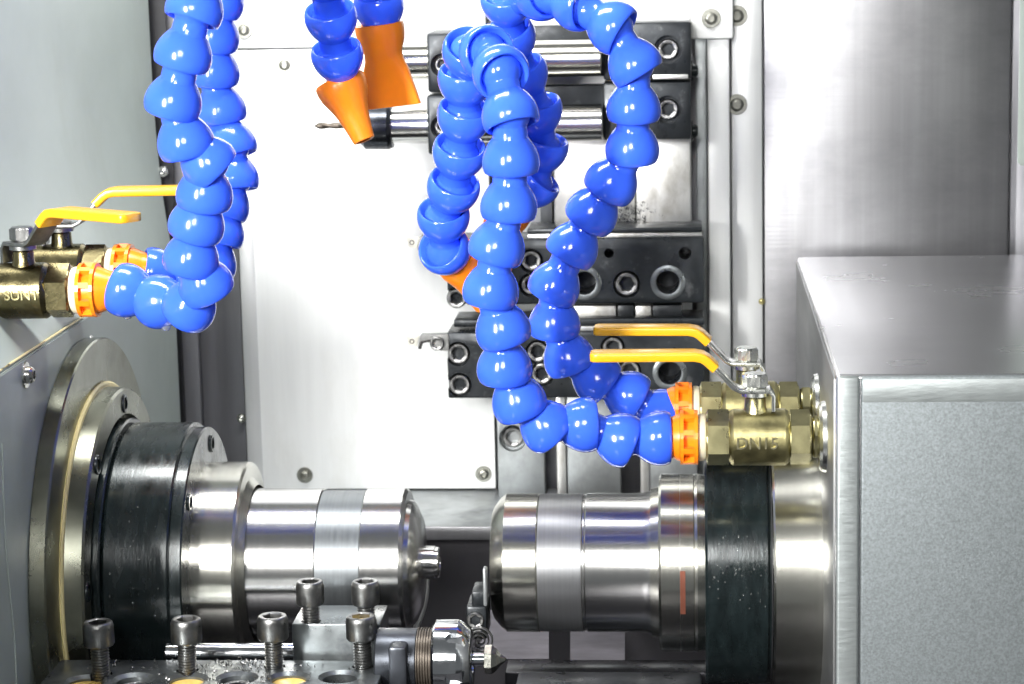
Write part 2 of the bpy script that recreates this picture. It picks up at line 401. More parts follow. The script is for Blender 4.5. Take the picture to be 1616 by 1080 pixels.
# bed: ledge, sheet below coloured dark for the shade under the ledge, chip tray
zl = zbot - 1.5
yl = at(650, 833, Z=zl).y
bed = structure(box('bed', (XL, -600, -260), (700, YB, -215), 'bed_dark', None, 0))
box('ledge', (-215, yl, zl - 3), (at(781, 800, Y=yl).x + 40, 322, zl), 'grey_plate', bed, 1.2)
box('ledge_lip', (-215, yl - 3, zl - 9), (at(781, 800, Y=yl).x + 45, yl - .4, zl + 1.5), 'brushed_steel', bed, 1.0)
add('guard_sheet', prism('guard_sheet', [(yl + 12, zl - 3), (yl + 15, zl - 3), (yl + 2, -214), (yl - 2, -214)], 560, 0.0), 'shaded_sheet', bed,
    Matrix(((0, 0, 1, -240), (1, 0, 0, 0), (0, 1, 0, 0), (0, 0, 0, 1))))
# reflections on the way cover under the right spindle, built as lighter sheets
for (u0, u1, v0, v1, Y) in ((758, 866, 1003, 1040, 60), (900, 986, 1002, 1042, 60)):
    a = at(u0, v0, Y=Y + 60); b = at(u1, v1, Y=Y)
    q = [at(u0, v0 - 40, Y=Y + 40), at(u1, v0 - 40, Y=Y + 40), at(u1, v1, Y=Y), at(u0, v1, Y=Y)]
    V = [tuple(x) for x in q] + [tuple(x - Vector((0, -2, 3))) for x in q]
    add('way_cover_reflection', mesh('way_cover_reflection', V, [(0, 1, 2, 3), (7, 6, 5, 4), (0, 4, 5, 1), (1, 5, 6, 2), (2, 6, 7, 3), (3, 7, 4, 0)], 30), 'reflection_sheet', bed)
z_ = at(900, 1046, Y=40).z
box('way_rail', (20, 20, z_ - 40), (230, 48, z_), 'bed_dark', bed, 2)
z_ = at(1000, 1066, Y=0).z
box('way_rail', (30, -40, z_ - 40), (150, 8, z_), 'dark_block_steel', bed, 2)

# ------------------------------------------------------------------ spindles
def ux(u, R, v=940): return at(u, v, Y=-R * .97).x      # X of a rim whose near edge shows at photo column u
def turned(name, prof, mname, parent, seg=128):
    return add(name, lathe(name, prof, seg, 28), mname, parent, XAX)
ls = thing('spindle', (XL, 0, 0), 'left spindle with wide flange, black chuck and pin at its nose', 'spindle', 'machine spindles')
xa = XL + 2.8
x1 = ux(76, 146)
turned('mounting_flange', [(xa, 0), (xa, 147), (xa + .5, 148), (x1 - 1, 148), (x1, 147), (x1, 100)], 'flange_steel', ls)
turned('seal_ring', [(x1 - .5, 114), (x1 - .3, 118.6), (x1 + 1.2, 119.4), (x1 + 2.2, 118), (x1 + 2.4, 114)], 'sealant', ls)
x2 = ux(134, 115)
turned('bearing_cover', [(x1 - 1, 90), (x1 - 1, 116), (x2 - 1.5, 115), (x2, 113.5), (x2, 98), (x2 - 6, 98), (x2 - 6, 60)], 'flange_steel', ls)
x3 = ux(152, 97); x4 = ux(286, 92)
turned('chuck_back_plate', [(x2 - 7, 60), (x2 - 7, 95), (x3 + 1, 95), (x3 + 2, 94), (x3 + 2, 60)], 'black_oxide', ls)
turned('chuck_body', [(x3 + 2.2, 60), (x3 + 2.2, 90.5), (x3 + 4, 92), (x4 - 9, 92), (x4 - 8, 91), (x4 - 8, 70)], 'black_oxide', ls)
turned('chuck_face_ring', [(x4 - 8.2, 60), (x4 - 8.2, 89), (x4 - 1, 89), (x4, 88), (x4, 50)], 'black_oxide', ls)
for k in range(6):
    a = 2 * PI * k / 6 + 0.25
    add('face_screw', shcs_head(6.0, 4), 'black_oxide', ls, T(x4 + 1.4, 78 * math.sin(a), 78 * math.cos(a)) @ XAX)
for k in range(8):
    a = 2 * PI * k / 8 + 0.1
    add('cover_screw', shcs_head(6.5, 5), 'black_oxide', ls, T(x2 + 1.2, 105 * math.sin(a), 105 * math.cos(a)) @ XAX)
x5 = ux(293, 66); x6 = ux(370, 66)
turned('collar', [(x4 - 2, 30), (x4 - 2, 64), (x5, 64.5), (x5 + 1.4, 66), (x6 - 1.5, 66), (x6, 64.5), (x6, 56), (x6 + 2, 53), (x6 + 4, 51)], 'turned_gold', ls)
x7 = ux(497, 48.5); x8 = ux(566, 48.5); x9 = ux(634, 48.5)
turned('sleeve', [(x6 + 3, 40), (x6 + 3, 49), (x6 + 7, 48.5), (x7 - .8, 48.5), (x7, 47.6)], 'turned_steel', ls)
turned('grey_band', [(x7 - .4, 40), (x7 - .4, 47.4), (x8 + .4, 47.4), (x8 + .4, 40)], 'dark_band', ls)
turned('nose', [(x8, 47.6), (x8 + .8, 48.5), (x9 - 2, 48.5), (x9, 46.5), (x9 + .3, 41), (x9 + 3, 40), (x9 + 4.5, 38), (x9 + 8, 30), (x9 + 9, 16), (x9 + 9, 0)], 'turned_steel', ls)
xp0, xp1 = at(664, 888, Y=0).x, at(694, 888, Y=0).x
turned('pin', [(x9 + 8.8, 0), (x9 + 8.8, 14), (xp0 - 1, 13.5), (xp0, 13), (xp0, 9.6), (xp0 + 1.5, 10.8), (xp1 - 3, 10.8), (xp1 - 2.7, 10), (xp1 - .8, 10), (xp1, 9.2), (xp1, 5), (xp1 - 6, 4.6), (xp1 - 6, 0)], 'turned_steel', ls, 64)

rs = thing('spindle', (225, 0, 0), 'right sub spindle with polished sleeve and red mark on its collar, below the brass valves', 'spindle', 'machine spindles')
def uxr(u): return at(u, 888, Y=-40).x
r1, r2, r3, r4, r5, r6, r7 = [at(u, 905, Y=-R * .97).x for u, R in ((783, 44), (846, 45), (917, 45), (1036, 45), (1104, 57), (1216, 78), (1222, 80))]
turned('flange', [(225, 0), (225, 80), (r7 + 1.2, 80), (r7, 79), (r7, 40)], 'turned_gold', rs)
turned('chuck_body', [(r7 + .5, 40), (r7 + .5, 76), (r6, 76.5), (r6 - 1.5, 78), (r5 + 5, 78), (r5 + 3.4, 76.6), (r5 + 3.4, 30)], 'black_oxide', rs)
turned('chuck_seal', [(r6 + .8, 70), (r6 + .8, 77.2), (r7 - .6, 77.2), (r7 - .6, 70)], 'rubber', rs)
turned('collar', [(r5 + 4, 30), (r5 + 4, 56), (r5 - .2, 57), (r5 - 1.2, 57.2), (r5 - 3, 56.4), (r5 - 3.6, 57), (r4 + 3, 57), (r4 + 1.4, 55.5), (r4 + 1.4, 49), (r4 - 4, 47.5)], 'turned_gold', rs)
turned('sleeve', [(r4 + 3, 30), (r4 + 3, 50), (r4 - 3, 46.5), (r4 - 9, 44.8), (r3 + 2.5, 44.8), (r3 + 1.4, 44), (r3 + .4, 44), (r3, 45), (r3 - .1, 40)], 'turned_steel', rs)
turned('grey_band', [(r3 - .3, 38), (r3 - .3, 44.4), (r2 + .4, 44.4), (r2 + .4, 38)], 'matt_band', rs)
turned('nose', [(r2 + .6, 38), (r2 + .6, 43.4), (r2 - .6, 44.8), (r1 + 4, 44.8), (r1 + 1, 42.5), (r1 - .5, 41), (r1 - 4, 36.5), (r1 - 5, 34), (r1 - 5, 20), (r1 - 2, 18), (r1 - 2, 0)], 'turned_gold', rs)
# red ring segment on the collar
V, F = [], []
xm0, xm1 = r4 + (r5 - r4) * .55, r4 + (r5 - r4) * .67
for i in range(9):
    a = math.radians(-118 + i * 4.2 + 8)      # angle from up, towards the viewer
    a = math.radians(80 + i * 3.6)
    for x in (xm0, xm1):
        for r in (57.05, 57.35): V.append((x, -r * math.sin(a), r * math.cos(a)))
for i in range(8):
    b = i * 4; F += [(b + 1, b + 3, b + 7, b + 5), (b, b + 4, b + 6, b + 2), (b, b + 1, b + 5, b + 4), (b + 2, b + 6, b + 7, b + 3)]
F += [(0, 2, 3, 1), (32, 33, 35, 34)]
add('red_mark', mesh('red_mark', V, F, 40), 'red_mark', rs)
# engraved 1 on the flange
pt = at(1305, 935, Y=-76)
tm = text_mesh('1', 5.0, 0.2)
add('engraved_number', tm, 'deep_hole', rs, T(at(1305, 936, Y=-78.6).x, -79.6, -8) @ FRONT)
# coolant drops and splashes on the two black chucks
def droplets(name, parent, n, x0, x1_, R, a0, a1_, smin, smax):
    V, F = [], []
    base = lathe('drop', [(-.2, .95), (.15, .95), (.4, .75), (.58, .4), (.62, 0)], 8, 80)
    bv = [v.co / MM for v in base.vertices]; bf = [tuple(p.vertices) for p in base.polygons]
    for i in range(n):
        x = random.uniform(x0, x1_); a = math.radians(random.triangular(a0, a1_, (a0 + a1_) / 2)); s = random.uniform(smin, smax) * random.uniform(.5, 1)
        nrm = Vector((0, -math.sin(a), math.cos(a))); M = axm(Vector((x, 0, 0)) + nrm * R, nrm)
        o = len(V); st = random.uniform(.8, 1.8)
        for v in bv: V.append(M @ Vector((v.x * s, v.y * s * st, v.z * s)))
        for f in bf: F.append(tuple(o + k for k in f))
    bpy.data.meshes.remove(base)
    o = add(name, mesh(name, V, F, 80), 'coolant', parent); o['kind'] = 'stuff'; return o
droplets('coolant_drops', ls, 40, x3 + 6, x4 - 10, 91.9, 45, 100, .3, .7)
droplets('coolant_drops', rs, 60, r5 + 6, r6 - 2, 77.9, 55, 100, .3, .65)

# ------------------------------------------------------------------ right sub-spindle housing
bxr = thing('spindle_housing', (330, 60, -210), 'brushed stainless steel housing box behind which the right spindle disappears', 'housing')
X0, YF, ZT, YK = 225.0, -180.0, 156.5, 293.0
box('housing_shell', (X0, YF + 2, -210), (470, YK, ZT), 'top_steel', bxr, 2.2, 3)
xs = at(1357, 800, Y=YF).x
zt2 = at(1450, 634, Y=YF).z
box('edge_strip', (X0 + .3, YF - 1.5, -210), (xs - .5, YF + 3, ZT - .4), 'sanded_edge', bxr, 1.6, 3)
box('front_panel', (xs + .5, YF - 1.3, -210), (470, YF + 3, ZT - .6), 'sanded_steel', bxr, 1.2, 3)
box('top_edge_band', (xs + 1.2, YF - 1.55, zt2), (469, YF - 1.0, ZT - 2.2), 'sanded_edge', bxr, 0.2)
box('darkened_side', (X0 - 1.0, YF + 6, -209), (X0 + .5, YK - 4, ZT - 3), 'darkened_side_steel', bxr, .4)  # added skin, coloured darker to hold back lamplight on this side

# ------------------------------------------------------------------ ball valves
def hexbar(name, x0, x1_, af, rot=0.0):
    c = 1.2
    return lathe(name, [(x0, 0), (x0, af * .96), (x0 + .4, af * .99), (x0 + c, af, 'h'), (x1_ - c, af, 'h'), (x1_ - .4, af * .99), (x1_, af * .96), (x1_, 0)], 48, 12)
def handle_path(sgn):
    # lever seen from the side: x along the grip direction (positive), z up, from the stem
    return [(-10.5, -12), (-10.5, -3), (-8.5, 0), (9, 0), (13, 2), (28, 18), (33, 20.5), (40, 21)]
def valve(axis_pt, sgn, label, word, swing, grip_len, wall_len):
    """axis_pt: point on the bore axis under the stem; sgn=-1: hose end towards -X (right valves), +1: hose end towards +X."""
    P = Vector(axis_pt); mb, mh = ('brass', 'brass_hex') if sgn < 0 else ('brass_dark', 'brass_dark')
    mz = 'zinc' if sgn < 0 else 'screw_steel'  # left valves take the darker brass and darker steel
    v = thing('ball_valve', P, label, 'valve', 'coolant ball valves')
    B = T(P) @ (XAX if sgn > 0 else Matrix.Rotation(-PI / 2, 4, 'Y'))     # local Z -> hose side
    RB = 17.0
    body = add('body', lathe('valve_body', [(-20.5, 0), (-20.5, 14), (-19, 16), (-17.5, RB), (13, RB), (14.5, 16), (16, 14.5), (16, 0)], 64, 30), mb, v, B)
    hr = Matrix.Rotation(PI / 6 + .1, 4, 'Z')
    add('hex_end', hexbar('hex_end', 14.8, 29.5, 14.6), mh, v, B @ hr)
    add('hex_end', hexbar('hex_end', -33, -19.6, 14.3), mh, v, B @ hr)
    # nipple and washer to the wall
    add('nipple', hexbar('nipple', -wall_len + 5, -33.6, 12.4), mh, v, B @ Matrix.Rotation(.25, 4, 'Z'))
    add('washer', lathe('washer', [(-wall_len + .2, 0), (-wall_len + .2, 21), (-wall_len + 1, 21.5), (-wall_len + 3.4, 21), (-wall_len + 5, 18.5), (-wall_len + 5, 0)], 48, 30), mz, v, B)
    # stem
    add('stem', lathe('stem', [(10, 0), (10, 8.8), (16, 7.6), (18, 6.6), (24.2, 6.3), (24.6, 5.2), (27.5, 5.2), (27.5, 4), (34, 4), (34, 0)], 32, 30), mh, v, T(P))
    add('seal_ring', lathe('seal_ring', [(29.6, 9.8), (29.6, 13.6), (31.0, 14.2), (33.2, 14.2), (34.0, 13.4), (34.0, 9.8)], 48, 35), 'cream_seal', v, B)
    # lever
    SW = Matrix.Rotation(math.radians(swing), 4, 'Z')
    H = T(P + Vector((0, 0, 29))) @ SW
    pth = [Vector((sgn * x, 0, z)) for x, z in handle_path(sgn)]
    hd = add('handle', sweep('handle', pth, rrect(8.2, 1.15, .5, 2)), mz, v, H)
    g0 = Vector((sgn * 23.5, 0, 13.5)); gp = [g0, Vector((sgn * 28.5, 0, 18.3)), Vector((sgn * 31.5, 0, 20.2)), Vector((sgn * 36, 0, 21)), Vector((sgn * 60, 0, 21)), Vector((sgn * (grip_len - 5), 0, 21)), Vector((sgn * (grip_len - 2), 0, 21)), Vector((sgn * (grip_len - .4), 0, 21)), Vector((sgn * grip_len, 0, 21))]
    def gpf(t):
        k = 1.0 if t < .8 else (1.0, .93, .6, .2)[min(3, int(round((t - .75) / .125)) )] if t > .8 else 1.0
        return rrect(8.6 * (1 if t < .7 else (1, .95, .78, .45)[min(3, int(round((t - .625) / .125)))]), 2.7 * (1 if t < .85 else (.9 if t < .95 else .55)), 1.2, 3)
    gr = add('grip', sweep('grip', gp, gpf, 50), 'yellow_grip', hd, H)
    # nut on the stem
    add('stem_nut', hexbar('stem_nut', 0, 8.5, 6.6), mz, v, H @ T(0, 0, 1.4) @ Matrix.Rotation(.35, 4, 'Z'))
    add('lever_washer', lathe('lever_washer', [(-3.6, 5), (-3.6, 8.2), (-1.3, 8.2), (-1.3, 5)], 32), mz, v, H)
    if word:
        add('lettering', text_mesh(word, 10.0 if sgn < 0 else 8.4, 1.1), 'brass_letter' if sgn < 0 else 'brass_hex', body, T(P + Vector((2.5 if sgn > 0 else 0.5, -16.75, -.5))) @ FRONT)
    return v, B
vr1_p = at(1192, 690, Y=-92); vr2_p = at(1178, 644, Y=-10)
vr1, B_r1 = valve(vr1_p, -1, 'front brass ball valve embossed DN15 on the right housing with yellow lever', 'DN15', 0, 98, 225 - vr1_p.x)
vr2, B_r2 = valve(vr2_p, -1, 'rear brass ball valve on the right housing, half hidden behind the DN15 valve', None, -3, 96, 225 - vr2_p.x)
vl1_p = at(40, 459, Y=-92); vl2_p = at(100, 427, Y=-10)
vl1, B_l1 = valve(vl1_p, 1, 'front dark brass ball valve at the left edge with yellow lever swung toward viewer', 'SUNT', -34, 98, vl1_p.x + 311)
vl2, B_l2 = valve(vl2_p, 1, 'rear dark brass ball valve at left, its yellow lever running behind the blue hose', None, 3, 92, vl2_p.x + 301)

# ------------------------------------------------------------------ jointed coolant hoses
RH = 16.6
_seg = {}
def hose_element(L):
    L = round(max(L, 15.5)); R = RH
    if L not in _seg:
        pr = [(-.22, .72), (-.44, .82), (-.485, .86), (-.495, .89), (-.48, .92), (-.42, .95), (-.3, .985), (-.15, 1.0), (-.02, .99), (.14, .955), (.3, .895), (.46, .81), (.6, .715), (.69, .645), (.74, .605)]
        pr = [(a * R, b * R) for a, b in pr]
        zb0 = max(L - .46 * R, .78 * R)
        pr += [(zb0 - .03 * R, .595 * R)] if zb0 > .86 * R else []
        rb = .755 * R
        for k in range(9):
            z = zb0 + (L + .55 * R - zb0) * k / 8
            d = abs(z - L); 
            if d < rb: pr.append((z, max(math.sqrt(rb * rb - d * d), .52 * R)))
        pr += [(L + .55 * R, .42 * R), (L + .1 * R, .40 * R)]
        _seg[L] = lathe('hose_segment', pr, 40, 42)
    return _seg[L]
def connector(parent, B, off=34.2):
    """orange threaded adapter with windowed grip ring; B: local Z along the bore, off: start of the ring"""
    R0, R1, wd = 13.4, 16.4, 10.6
    inner = lathe('adapter', [(off - .5, 8), (off - .5, R0 - .6), (off + wd, R0 - .6), (off + wd + .2, 14.2), (off + wd + 2.2, 13.6), (off + wd + 7.5, 11.4), (off + wd + 11, 10), (off + wd + 15, 10.6), (off + wd + 20, 9.0), (off + wd + 20, 5)], 48, 35)
    ad = add('adapter', inner, 'orange_plastic', parent, B)
    V, F = [], []
    def q(a, r, z): V.append((r * math.cos(a), r * math.sin(a), z)); return len(V) - 1
    NW = 9; zs = (off, off + 2.2, off + wd - 2.2, off + wd)
    def boxarc(a0, a1, z0, z1, r0, r1, n=3):
        for i in range(n):
            b0 = a0 + (a1 - a0) * i / n; b1 = a0 + (a1 - a0) * (i + 1) / n
            v = [q(b, r, z) for z in (z0, z1) for r in (r0, r1) for b in (b0, b1)]
            F.extend([(v[2], v[3], v[7], v[6]), (v[0], v[4], v[5], v[1]), (v[0], v[1], v[3], v[2]), (v[4], v[6], v[7], v[5]), (v[0], v[2], v[6], v[4]), (v[1], v[5], v[7], v[3])])
    for k in range(NW):
        a0 = 2 * PI * k / NW; a1 = 2 * PI * (k + 1) / NW; bw_ = .10
        boxarc(a0, a1, zs[0], zs[1], R0 - 1, R1); boxarc(a0, a1, zs[2], zs[3], R0 - 1, R1)
        boxarc(a0 - bw_, a0 + bw_, zs[1] - .1, zs[2] + .1, R0 - 1, R1 + .25, 1)
    add('grip_ring', mesh('grip_ring', V, F, 20), 'orange_plastic', parent, B @ Matrix.Rotation(.2, 4, 'Z'))
    return B @ Vector((0, 0, off + wd + 15))
def hose(label, B, nodes, nozzle_dir, nozzle, off=34.2):
    h = thing('coolant_hose', B.translation, label, 'hose', 'blue jointed coolant hoses')
    connector(h, B, off)
    P = [at(u, v, Y=y) for u, v, y in nodes]
    for i, p in enumerate(P):
        q = P[i + 1] if i + 1 < len(P) else None
        if q is None: break
        d = q - p
        roll = Matrix.Rotation(random.uniform(0, 6), 4, 'Z')
        add('hose_segment', hose_element(d.length), 'blue_plastic', h, axm(p, d) @ roll)
    end = P[-1]; nd = Vector(nozzle_dir).normalized()
    if nozzle == 'round':
        pr = [(-7.5, 13.2), (-8.6, 14.4), (-8.4, 15.6), (-7, 16.4), (-3, 16.3), (2, 15.2), (8, 12.6), (13, 10.8), (17, 9.8), (25, 8.2), (33, 7.0), (33.4, 6.4), (33.2, 4.8), (28, 4.6), (2, 6), (-2, 13)]
        add('nozzle', lathe('nozzle', pr, 48, 40), 'orange_plastic', h, axm(end, nd))
    else:
        # flared flat nozzle: round cup lofted to a thin wide slot
        V, F, n = [], [], 40
        sec = [(-7.5, 13.2, 13.2, 1), (-8.6, 14.6, 14.6, 1), (-8.2, 16, 16, 1), (-4, 16.2, 16.2, 1), (3, 15.2, 14.6, 1), (10, 12.5, 10.6, .9), (15, 12.8, 7.6, .8), (22, 15, 6, .6), (32, 17, 4.6, .4), (42, 19, 3.6, .3), (46, 19.8, 3.2, .3), (46.2, 18.8, 2.2, .3), (36, 16, 1.8, .3)]
        for z, a, b, e in sec:
            for k in range(n):
                t = 2 * PI * k / n; c, s = math.cos(t), math.sin(t)
                V.append((a * math.copysign(abs(c) ** e, c), b * math.copysign(abs(s) ** e, s), z))
        for i in range(len(sec) - 1):
            for k in range(n): F.append((i * n + k, i * n + (k + 1) % n, (i + 1) * n + (k + 1) % n, (i + 1) * n + k))
        zax = nd; yax = Vector((nozzle_twist, -1, 0.1)); yax = (yax - zax * yax.dot(zax)).normalized(); xax = yax.cross(zax)
        M = Matrix((xax, yax, zax)).transposed().to_4x4(); M.translation = end
        add('nozzle', mesh('nozzle', V, F, 40), 'orange_plastic', h, M)
    return h
nozzle_twist = -0.15
A = [(1036, 692, -92), (977, 693, -94), (918, 671, -97), (861, 672, -101), (818, 632, -106), (796, 578, -111), (793, 518, -116), (775, 456, -121), (785, 388, -125), (803, 322, -128), (806, 250, -131), (804, 178, -134), (788, 112, -126), (766, 84, -106), (741, 86, -84), (734, 130, -68), (732, 187, -60), (724, 245, -50), (714, 300, -38), (700, 346, -26), (704, 396, -14), (730, 418, 4)]
hose('blue jointed hose rising from the DN15 valve, the front one in the middle', B_r1, A, (9, 8, -20), 'round')
Bn = [(1044, 652, -10), (991, 624, -12), (941, 597, -14), (897, 563, -17), (875, 508, -20), (876, 450, -24), (905, 389, -28), (936, 334, -30), (966, 287, -36), (998, 232, -42), (1000, 168, -48), (1000, 100, -52), (966, 42, -52), (908, 6, -46), (850, -8, -32), (800, 4, -10), (806, 62, 6), (826, 120, 20), (848, 178, 30), (856, 236, 38), (842, 292, 44), (800, 338, 50)]
nozzle_twist = 0.25
hose('blue jointed hose from the rear right valve, looping high in front of the tool stack', B_r2, Bn, (-10, 4, -22), 'flat')
C1 = [(203, 460, -92), (254, 477, -97), (300, 482, -112), (323, 447, -120), (302, 406, -126), (311, 352, -130), (323, 304, -134), (327, 256, -138), (292, 222, -142), (274, 158, -146), (290, 84, -150), (308, 12, -152), (330, -60, -146), (362, -126, -128), (408, -168, -104), (458, -160, -78), (496, -104, -52), (512, -36, -30), (523, 32, -14), (533, 92, -2), (543, 146, 8)]
hose('nearer left blue jointed hose, from the left front valve over to the tapered orange nozzle', B_l1, C1, (12, -5, -29), 'round')
C2 = [(246, 432, -10), (296, 440, -4), (334, 414, 4), (346, 366, 8), (355, 322, 12), (368, 280, 16), (364, 228, 20), (348, 172, 24), (338, 112, 22), (338, 56, 18), (346, 0, 14), (366, -56, 12), (404, -106, 18), (460, -130, 26), (518, -126, 34), (564, -94, 42), (588, -42, 50), (598, 14, 56), (601, 58, 60)]
nozzle_twist = -0.1
hose('farther left blue jointed hose, from the left rear valve over to the fan-shaped orange nozzle', B_l2, C2, (3, 1, -26), 'flat')
# coolant drops hanging below the left hose
for (u, v, y, lb) in ((201, 499, -92, 'pale coolant drop hanging under the first segment beside the left orange adapter'), (262, 517, -100, 'coolant drop hanging under the lowest bend of the left blue hose')):
    tag(add('coolant_drop', lathe('coolant_drop', [(3.5, 0), (3.2, 2.8), (1.2, 3.2), (-.8, 2.7), (-2, 1.6), (-2.4, 0)], 20, 80), 'coolant', None, T(at(u, v, Y=y))), lb, 'drop', 'hanging coolant drops')

# ------------------------------------------------------------------ gang tool stack
YS = 262.0
slide = thing('slide_plate', at(980, 700, Y=316), 'light grey slide plates standing behind the stacked tool blocks', 'slide')
def px_box(name, u0, v0, u1, v1, Y, depth, mname, parent, bev=1.0):
    a = at((u0 + u1) / 2, v1, Y=Y).z; b = at((u0 + u1) / 2, v0, Y=Y).z; vm = (v0 + v1) / 2
    return box(name, (at(u0, vm, Y=Y).x, Y, a), (at(u1, vm, Y=Y).x, Y + depth, b), mname, parent, bev)
px_box('plate', 874, 215, 1002, 372, 290, 26, 'plate_steel', slide)
px_box('plate', 1004, 215, 1090, 372, 286, 30, 'plate_steel', slide)
px_box('guide_strip', 852, 215, 871, 372, 300, 16, 'grey_plate', slide)
pl = px_box('plate', 785, 616, 859, 800, 296, 20, 'grey_plate', slide)
px_box('guide_strip', 878, 616, 893, 800, 300, 14, 'plate_steel', slide)
px_box('plate', 895, 616, 979, 800, 292, 24, 'grey_plate', slide)
px_box('guide_strip', 1010, 616, 1024, 800, 300, 14, 'plate_steel', slide)
px_box('plate', 1026, 616, 1100, 800, 296, 20, 'grey_plate', slide)
def recess_screw(parent, o, u, v, Yf, rs_, rc, depth, holes, deep=2.0, mname='screw_steel'):
    p = at(u, v, Y=Yf)
    if rc: holes.append((cyl(rc, depth + 4, 40), axm(p + Vector((0, depth, 0)), (0, -1, 0))))
    add('screw', shcs_head(rs_, rs_ * 1.0), mname, parent, axm(p + Vector((0, deep, 0)), (0, -1, 0)) @ Matrix.Rotation(random.random(), 4, 'Z'))
hl = []
recess_screw(slide, pl, 809, 692, 296, 8.2, 10.5, 9, hl, 3.0); cut(pl, hl)

def tool_block(label, parts, group='gang tool blocks', name='tool_block'):
    u0, v0, u1, v1, Y, dp = parts
    t = thing(name, at((u0 + u1) / 2, v1, Y=Y), label, 'tool block', group)
    b = px_box('block', u0, v0, u1, v1, Y, dp, 'black_block', t, 1.4)
    return t, b
# two upper sleeve holders: a left clamp, a right clamp and a web between them
def sleeve_holder(label, vl, vr, sl):
    t = thing('sleeve_holder', at(880, vr[1], Y=300), label, 'tool holder', 'upper sleeve holders')
    lb = px_box('clamp', 674, vl[0], 752, vl[1], 236, 50, 'black_block', t, 2.2)
    rb = px_box('clamp', 952, vr[0], 1091, vr[1], 262, 40, 'black_block', t, 1.8)
    px_box('web', 748, vr[0] + 6, 960, vr[1] - 4, 284, 18, 'black_block', t, 1.0)
    hl = []; recess_screw(t, lb, 697, (vl[0] + vl[1]) / 2 + 4, 236, 5.6, 8.2, 8, hl, 4.5); 
    recess_screw(t, lb, 770 - 20, (vl[0] + vl[1]) / 2 + 6, 236, 5.0, 0, 8, hl, 2.5)
    cut(lb, hl); hl = []
    recess_screw(t, rb, 1054, (vr[0] + vr[1]) / 2 - 2, 262, 7.6, 10.4, 9, hl, 3.5); cut(rb, hl)
    e = at(1091, vr[1] - 14, Y=280)
    dome_bolt(t, (e.x, 280, e.z), (1, 0, 0), 5.0, 'black_oxide', 'side_bolt')
    return t
sh1 = sleeve_holder('upper black sleeve holder of the tool stack, behind the hose loop', (52, 146), (35, 126), 93)
sh2 = sleeve_holder('second black sleeve holder of the tool stack, carrying the drill', (150, 244), (130, 221), 195)
px_box('wear_strip', 1030, 118, 1086, 125, 260.6, 4, 'plate_steel', sh1, .5)
def bar_x(name, u0, u1, vC, Y, R, mname, parent, prof=None):
    a, b = at(u0, vC, Y=Y).x, at(u1, vC, Y=Y).x; z = at((u0 + u1) / 2, vC, Y=Y).z
    p = prof(a, b) if prof else [(a, 0), (a, R - 1), (a + 1, R), (b - 1, R), (b, R - 1), (b, 0)]
    return add(name, lathe(name, p, 56, 28), mname, parent, T(0, Y, z) @ XAX)
YT = 262
bs1 = thing('boring_sleeve', at(790, 93, Y=YT), 'plain steel sleeve held in the upper sleeve holder', 'sleeve')
bar_x('sleeve', 630, 950, 94, YT, 13.4, 'turned_gold', bs1)
dr = thing('drill_holder', at(700, 197, Y=YT), 'steel collet holder with a twist drill pointing left, under the fan nozzle', 'drill')
bar_x('sleeve', 618, 952, 196, YT, 13.6, 'turned_steel', dr)
bar_x('collet_nut', 566, 620, 200, YT, 17, 'dark_block_steel', dr, lambda a, b: [(a, 0), (a, 12), (a + 5, 17), (b - 3, 17.4), (b - 2, 16.6), (b, 16), (b, 0)])
# twist drill: two-lobed twisted bar with a point
pa, pb = at(495, 199, Y=YT), at(572, 199, Y=YT)
V, F, n, m = [], [], 16, 34
for i in range(m):
    t = i / (m - 1); L_ = (pb.x - pa.x) * t
    for k in range(n):
        a = 2 * PI * k / n; r = 2.6 * (.62 + .38 * abs(math.cos(a))) * min(1, .12 + t * 9); b = a + t * 9.5
        V.append((pa.x + L_, YT + r * math.cos(b), pa.z + r * math.sin(b)))
for i in range(m - 1):
    for k in range(n): F.append((i * n + k, i * n + (k + 1) % n, (i + 1) * n + (k + 1) % n, (i + 1) * n + k))
F.append(tuple(reversed(range(n)))); F.append(tuple((m - 1) * n + k for k in range(n)))
add('drill_bit', mesh('drill_bit', V, F, 50), 'rust_thread', dr)

# lower tool blocks with counterbored screws and holes
tb3, b3 = tool_block('third black tool block with two open holes, above the yellow levers', (705, 377, 1111, 480, 246, 44))
hl = []
for (u, v, r) in ((720, 472, 7.5), (838, 412, 7.5), (838, 450, 7.5)): recess_screw(tb3, b3, u, v, 246, r, r + 1.6, 7, hl, 1.2)
recess_screw(tb3, b3, 989, 449, 246, 9.0, 10.2, 8, hl, 0.8)
for (u, v, r) in ((922, 447, 8.6), (1054, 446, 8.6), (1081, 400, 4.6), (961, 400, 3.6)):
    hl.append((cyl(r, 40, 40), axm(at(u, v, Y=246) + Vector((0, 34, 0)), (0, -1, 0))))
    p = at(u, v, Y=246)
    if r > 6: add('bushing', lathe('bushing', [(-1, r), (0.6, r + .2), (.9, r + 2.2), (0.2, r + 4.2), (-1, r + 4.4)], 40), 'block_steel', tb3, axm(p, (0, -1, 0)))
cut(b3, hl)
px_box('top_bar', 832, 360, 1108, 368, 252, 40, 'black_block', tb3, .8)
px_box('wear_strip', 832, 368.5, 1108, 376.5, 254, 36, 'plate_steel', tb3, .6)
tb4, b4 = tool_block('lowest black tool block with paired screws, behind the yellow levers', (706, 524, 1111, 628, 246, 44))
hl = []
for (u, v) in ((723, 559), (725, 608), (848, 556), (855, 591), (967, 549), (993, 586)): recess_screw(tb4, b4, u, v, 246, 7.9, 9.2, 7, hl, .9)
hl.append((cyl(8.6, 40, 40), axm(at(1057, 589, Y=246) + Vector((0, 34, 0)), (0, -1, 0))))
